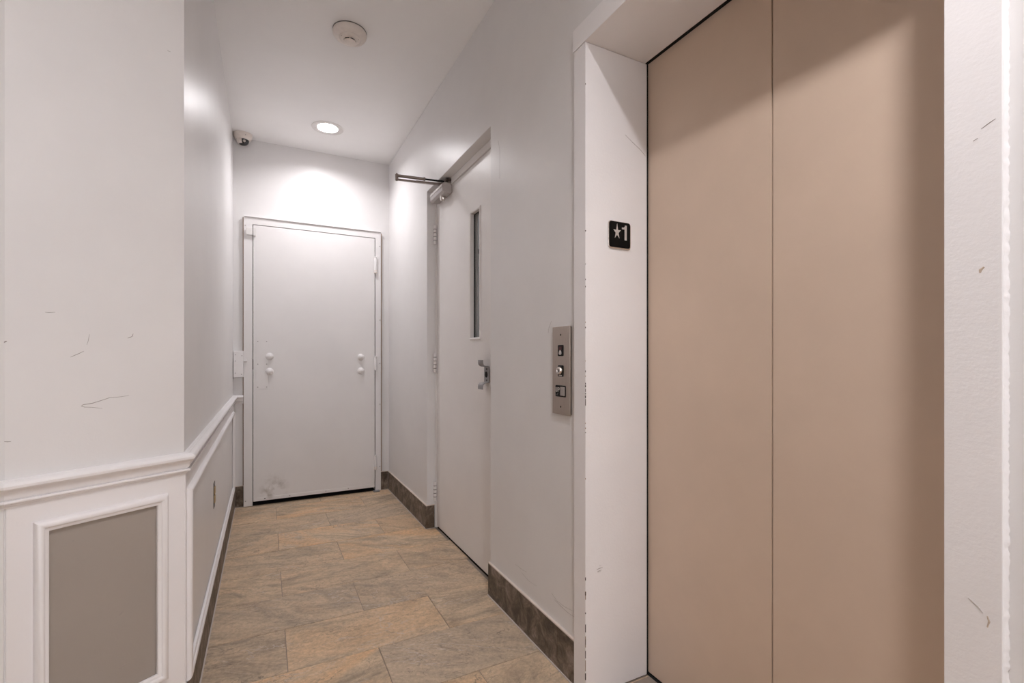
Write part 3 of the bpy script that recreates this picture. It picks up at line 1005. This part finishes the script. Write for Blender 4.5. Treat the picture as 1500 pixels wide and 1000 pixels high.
# ================================================================== DOOR CLOSER
dc = empty('door_closer', (DOORX, 2.80, 2.08), 'silver box door closer with folded bronze arms on the side door', 'door closer')
yb0, yb1 = 2.700, 2.935
def closer_body():
    # chamfered cross-section in X/Z, long in Y
    x1, x0 = DOORX - .001, DOORX - .060
    z0, z1 = 2.085, 2.147
    cs = [(x1, z0 + .006), (x1 - .012, z0), (x0 + .014, z0), (x0, z0 + .012), (x0, z1 - .012), (x0 + .010, z1), (x1 - .008, z1), (x1, z1 - .006)]
    n = len(cs)
    V = [(x, yb0, z) for x, z in cs] + [(x, yb1, z) for x, z in cs]
    return V, [tuple(range(n))[::-1], tuple(range(n, 2 * n))] + [(i, (i + 1) % n, n + (i + 1) % n, n + i) for i in range(n)]
bd = mk('body', *closer_body(), M['closer'], dc, bevel=.0015)
box('cover_strip', DOORX - .0625, DOORX - .0598, yb0 + .006, yb1 - .006, 2.120, 2.137, M['trimring'], bd, .0008)
lathe('pinion_cap', DOORX - .032, 2.775, [(.005, -.030), (.012, -.027), (.016, -.018), (.017, -.008), (.017, .002)], M['chrome'], dc, 20, 2.085)
lathe('pinion_shaft', DOORX - .034, 2.775, [(.011, 0), (.011, .020)], M['bronze'], dc, 16, 2.146)
EL = Vector((.690, 2.812, 2.168))
mk('main_arm', *join(bar_data((DOORX - .030, 2.775, 2.158), (EL.x + .11, 2.796, 2.155), .011, .0045), bar_data((EL.x + .125, 2.797, 2.155), (EL.x - .008, EL.y, 2.154), .0085, .0042)),
   M['bronze'], dc, bevel=.001)
lathe('elbow_pivot', EL.x, EL.y, [(.004, -.022), (.009, -.019), (.0095, .016), (.006, .019), (.004, .024)], M['bronze'], dc, 16, EL.z)
mk('forearm_tube', *tube_data((EL.x + .008, EL.y, 2.178), (.850, 2.777, 2.172), .0085), M['bronze'], dc, True)
mk('forearm_rod', *tube_data((.845, 2.778, 2.172), (.975, 2.748, 2.168), .0052), M['black'], dc, True)
mk('arm_collar', *tube_data((.842, 2.779, 2.1725), (.852, 2.7765, 2.172), .0105), M['bronze'], dc, True)
mk('frame_bracket', *join(box_data(.972, DOORX - .0055, 2.700, 2.752, 2.148, 2.178), box_data(.958, .978, 2.722, 2.742, 2.154, 2.176)), M['bronze'], dc, bevel=.002)
mk('bracket_bolt', *tube_data((.957, 2.705, 2.165), (.987, 2.705, 2.165), .009), M['chip'], dc, True)

# ================================================================== CEILING THINGS
def ceiling_lamp(x, y, label, kind='lobby'):
    t = empty('recessed_light', (x, y, CEIL), label, 'ceiling light', 'recessed ceiling lights')
    lathe('trim_ring', x, y, [(LR - .003, .008), (LR - .002, -.001), (LR + .004, -.004), (.100, -.004), (.106, -.0025), (.107, .000)], M['trimring'], t, 56, CEIL, False)
    lathe('reflector', x, y, [(LR - .003, .000), (LR - .006, .020), (LR - .009, .036)], M['trimring'], t, 56, CEIL, False)
    lathe('lens', x, y, [(.0612, .034), (.0612, .037)], M['lens'], t, 56, CEIL)
    ld = bpy.data.lights.new('lamp_light', 'AREA')
    ld.shape = 'DISK'
    ld.size = .120
    ld.energy = LAMP_WATTS[kind]
    ld.color = LAMP_COLOR[:3]
    ld.spread = LAMP_SPREAD
    lo = bpy.data.objects.new('lamp_light', ld)
    COL.objects.link(lo)
    lo.parent = t
    lo.location = (0, 0, .032)
    lathe('housing', x, y, [(.072, .042), (.072, .046)], M['trimring'], t, 40, CEIL)
    return t


ceiling_lamp(*LAMPS[0], 'round recessed ceiling light glowing above the end door', 'end')
ceiling_lamp(*LAMPS[1], 'round recessed ceiling light in front of the elevator', 'lift')
ceiling_lamp(*LAMPS[2], 'added recessed ceiling light for fill, unseen in the lobby left of the camera')  # extra lamp added out of view to brighten the lobby side


# smoke detector
sx, sy = .378, 2.500
sd = empty('smoke_detector', (sx, sy, CEIL - .05), 'round white smoke detector on the ceiling nearer the camera', 'smoke detector')
lathe('base', sx, sy, [(.081, 0), (.081, -.004), (.077, -.0045)], M['gap'], sd, 48, CEIL - .0002)
lathe('body', sx, sy, [(.080, -.0045), (.0815, -.010), (.080, -.020), (.073, -.030), (.060, -.0345), (.0535, -.0355), (.0530, -.0340), (.0515, -.0340), (.0500, -.0375),
                       (.040, -.0440), (.030, -.0465), (.0290, -.0400)], M['plastic'], sd, 48, CEIL)
lathe('sensor_slot', sx, sy, [(.0285, -.040), (.0285, -.0500)], M['void'], sd, 36, CEIL)
lathe('cap', sx, sy, [(.0300, -.0515), (.0300, -.0540), (.024, -.0565), (.012, -.0580), (.002, -.0585)], M['plastic'], sd, 36, CEIL)
for a in range(6):
    t = math.radians(60 * a + 262)
    p = Vector((sx + .0285 * math.cos(t), sy + .0285 * math.sin(t), 0))
    mk('slot_rib', *tube_data((p.x, p.y, CEIL - .045), (p.x, p.y, CEIL - .0535), .0022, None, 8), M['plastic'], sd)
for a in (200, 330):
    t = math.radians(a)
    lathe('vent_dot', sx + .044 * math.cos(t), sy + .044 * math.sin(t), [(.0014, -.0425), (.0014, -.0400)], M['chip'], sd, 10, CEIL)

# dome security camera
kx, ky = -.142, 4.000
sc_ = empty('security_camera', (kx, ky, CEIL - .08), 'small white dome security camera in the ceiling corner', 'camera')
lathe('base', kx, ky, [(.0600, 0), (.0605, -.010), (.0590, -.024), (.0540, -.036), (.0460, -.043), (.0410, -.0445)], M['plastic'], sc_, 48, CEIL)
lathe('dome', kx, ky, [(.0400, -.040), (.0395, -.052), (.0350, -.064), (.0260, -.074), (.0140, -.080), (.002, -.082)], M['dome'], sc_, 40, CEIL)
def visor():
    # pale shroud covering the far-left side of the dome
    V, fs = [], []
    for k, (r, z) in enumerate(((.0412, -.043), (.0408, -.054), (.0365, -.0655), (.0275, -.0757))):
        for i in range(15):
            t = math.radians(95 + 165 * i / 14 - 0)
            V.append((kx + r * math.cos(t), ky + r * math.sin(t), CEIL + z))
    for k in range(3):
        for i in range(14):
            fs.append((k * 15 + i, k * 15 + i + 1, k * 15 + 16 + i, k * 15 + 15 + i))
    o = mk('visor', V, fs, M['plastic'], sc_, True)
    md = o.modifiers.new('thick', 'SOLIDIFY')
    md.thickness = .0015
visor()
mk('lens_barrel', *tube_data((kx + .006, ky - .024, CEIL - .056), (kx + .010, ky - .0385, CEIL - .062), .010, .009), M['chrome'], sc_, True)
lathe_on('badge', Frame((kx, ky - .0585, CEIL - .024), (1, 0, 0), (0, -1, 0)), .018, 0, [(.003, -.006), (.003, .0006), (.001, .0008)], M['dot'], sc_, 8)

# ================================================================== SMALL WALL THINGS
lp = empty('latch_cover', (-.172, YE, .963), 'off-white metal cover box on the wall left of the end door', 'cover box')
prism('cover', rect(-.2045, -.1405, .963, 1.156), .0005, .034, F_END, M['white'], lp, .002)
for a, b_ in ((-.192, 1.128), (-.150, 1.121), (-.192, 1.082), (-.192, .994), (-.152, .984)):
    lathe_on('screw', F_END, a, b_, [(.0036, .033), (.0034, .0353), (.0015, .0358)], M['screw'], lp, 10)
mk('pin', *tube_data((-.1405, YE - .031, 1.083), (-.118, YE - .031, 1.083), .0055), M['end_door'], lp, True)
mk('pin_head', *tube_data((-.125, YE - .031, 1.083), (-.117, YE - .031, 1.083), .0085), M['end_door'], lp, True)

cs_ = empty('door_contact_sensor', (-.09, YE - FY, 2.012), 'small white alarm contact across the top left door gap', 'sensor')
prism('switch_half', rrect(-.122, DX0 + .0005, 2.014, 2.066, .007), FY, FY + .020, F_END, M['trimring'], cs_, .002)
prism('magnet_half', rrect(DX0 + .0045, -.058, 2.010, 2.068, .006), FY - .003, FY + .020, F_END, M['trimring'], cs_, .002)

# bare electrical outlet low in the left wall panel
oy, oz = 2.585, .474
ot = empty('electrical_outlet', (XL, oy, .416), 'uncovered tan electrical outlet in the narrow corridor panel', 'outlet')
prism('box_opening', rect(oy - .030, oy + .030, oz - .058, oz + .058), .0002, .0016, F_LEFT, M['chip'], ot)
for s in (-1, 1):
    prism('socket', rrect(oy - .020, oy + .020, oz + s * .020 - .0165, oz + s * .020 + .0165, .006), .0014, .0055, F_LEFT, M['brass'], ot, .001)
    prism('mounting_ear', rect(oy - .010, oy + .012, oz + s * .048 - .006, oz + s * .048 + .006), .0014, .003, F_LEFT, M['greymetal'], ot)

# ---- scratches on the walls
def wv(x, y):
    """angled-wall coordinates of a mark measured in the picture"""
    r = (x - 750) / 700.0
    d = Vector((math.sin(YAW) + math.cos(YAW) * r, math.cos(YAW) - math.sin(YAW) * r, (525 - y) / 700.0))
    t = F_ANG.n.dot(F_ANG.o - Vector((0, 0, CAM_H))) / F_ANG.n.dot(d)
    p = Vector((0, 0, CAM_H)) + d * t - F_ANG.o
    return p.dot(F_ANG.u), p.z
for px, w in (([(189, 579), (176, 581), (160, 582.5), (148, 586.5), (135, 590.5), (122, 592.5), (119, 594.5), (124, 596), (135, 596.3), (150, 598)], .0016),
              ([(123, 514), (117, 517), (110, 520), (103, 523)], .0014), ([(195, 488.5), (194, 492), (191, 494), (187, 495)], .0018), ([(10, 499.5), (8, 500), (6, 501.5)], .003),
              ([(81, 457), (72, 457.5), (66, 457)], .0010), ([(250, 76), (247, 75), (245, 73)], .0012), ([(16, 646.5), (11, 646.8), (6, 646.5)], .0014), ([(131, 489), (129, 500), (127, 505)], .0008)):
    ribbon('scuff_mark', [wv(*p) for p in px], w, F_ANG, M['dot'], wall_ang)
for px, w in (([(181, 894), (178, 897), (174, 901)], .0014), ([(183, 972), (179, 975), (174, 979)], .0014), ([(108, 791), (106, 792.5)], .0020)):
    ribbon('scuff_mark', [wv(*p) for p in px], w, Frame(F_ANG(0, 0, .0012), F_ANG.u, F_ANG.n), M['dot'], board)
def rv(x, y, X=XR):
    r = (x - 750) / 700.0
    d = Vector((math.sin(YAW) + math.cos(YAW) * r, math.cos(YAW) - math.sin(YAW) * r, (525 - y) / 700.0))
    t = X / d.x
    return -d.y * t, CAM_H + d.z * t
for px, w in (([(812, 878), (822, 888), (832, 897), (842, 904)], .0012), ([(808, 868), (816, 880), (828, 889), (840, 895)], .0009), ([(755, 826), (765, 834), (772, 838)], .0009),
              ([(764, 838), (775, 851), (786, 858)], .0007), ([(808, 470), (804, 480), (803, 488)], .0007), ([(730, 206), (732, 220), (732, 262)], .0007)):
    ribbon('scuff_mark', [rv(*p) for p in px], w, F_RIGHT, M['dot'], wall_right)
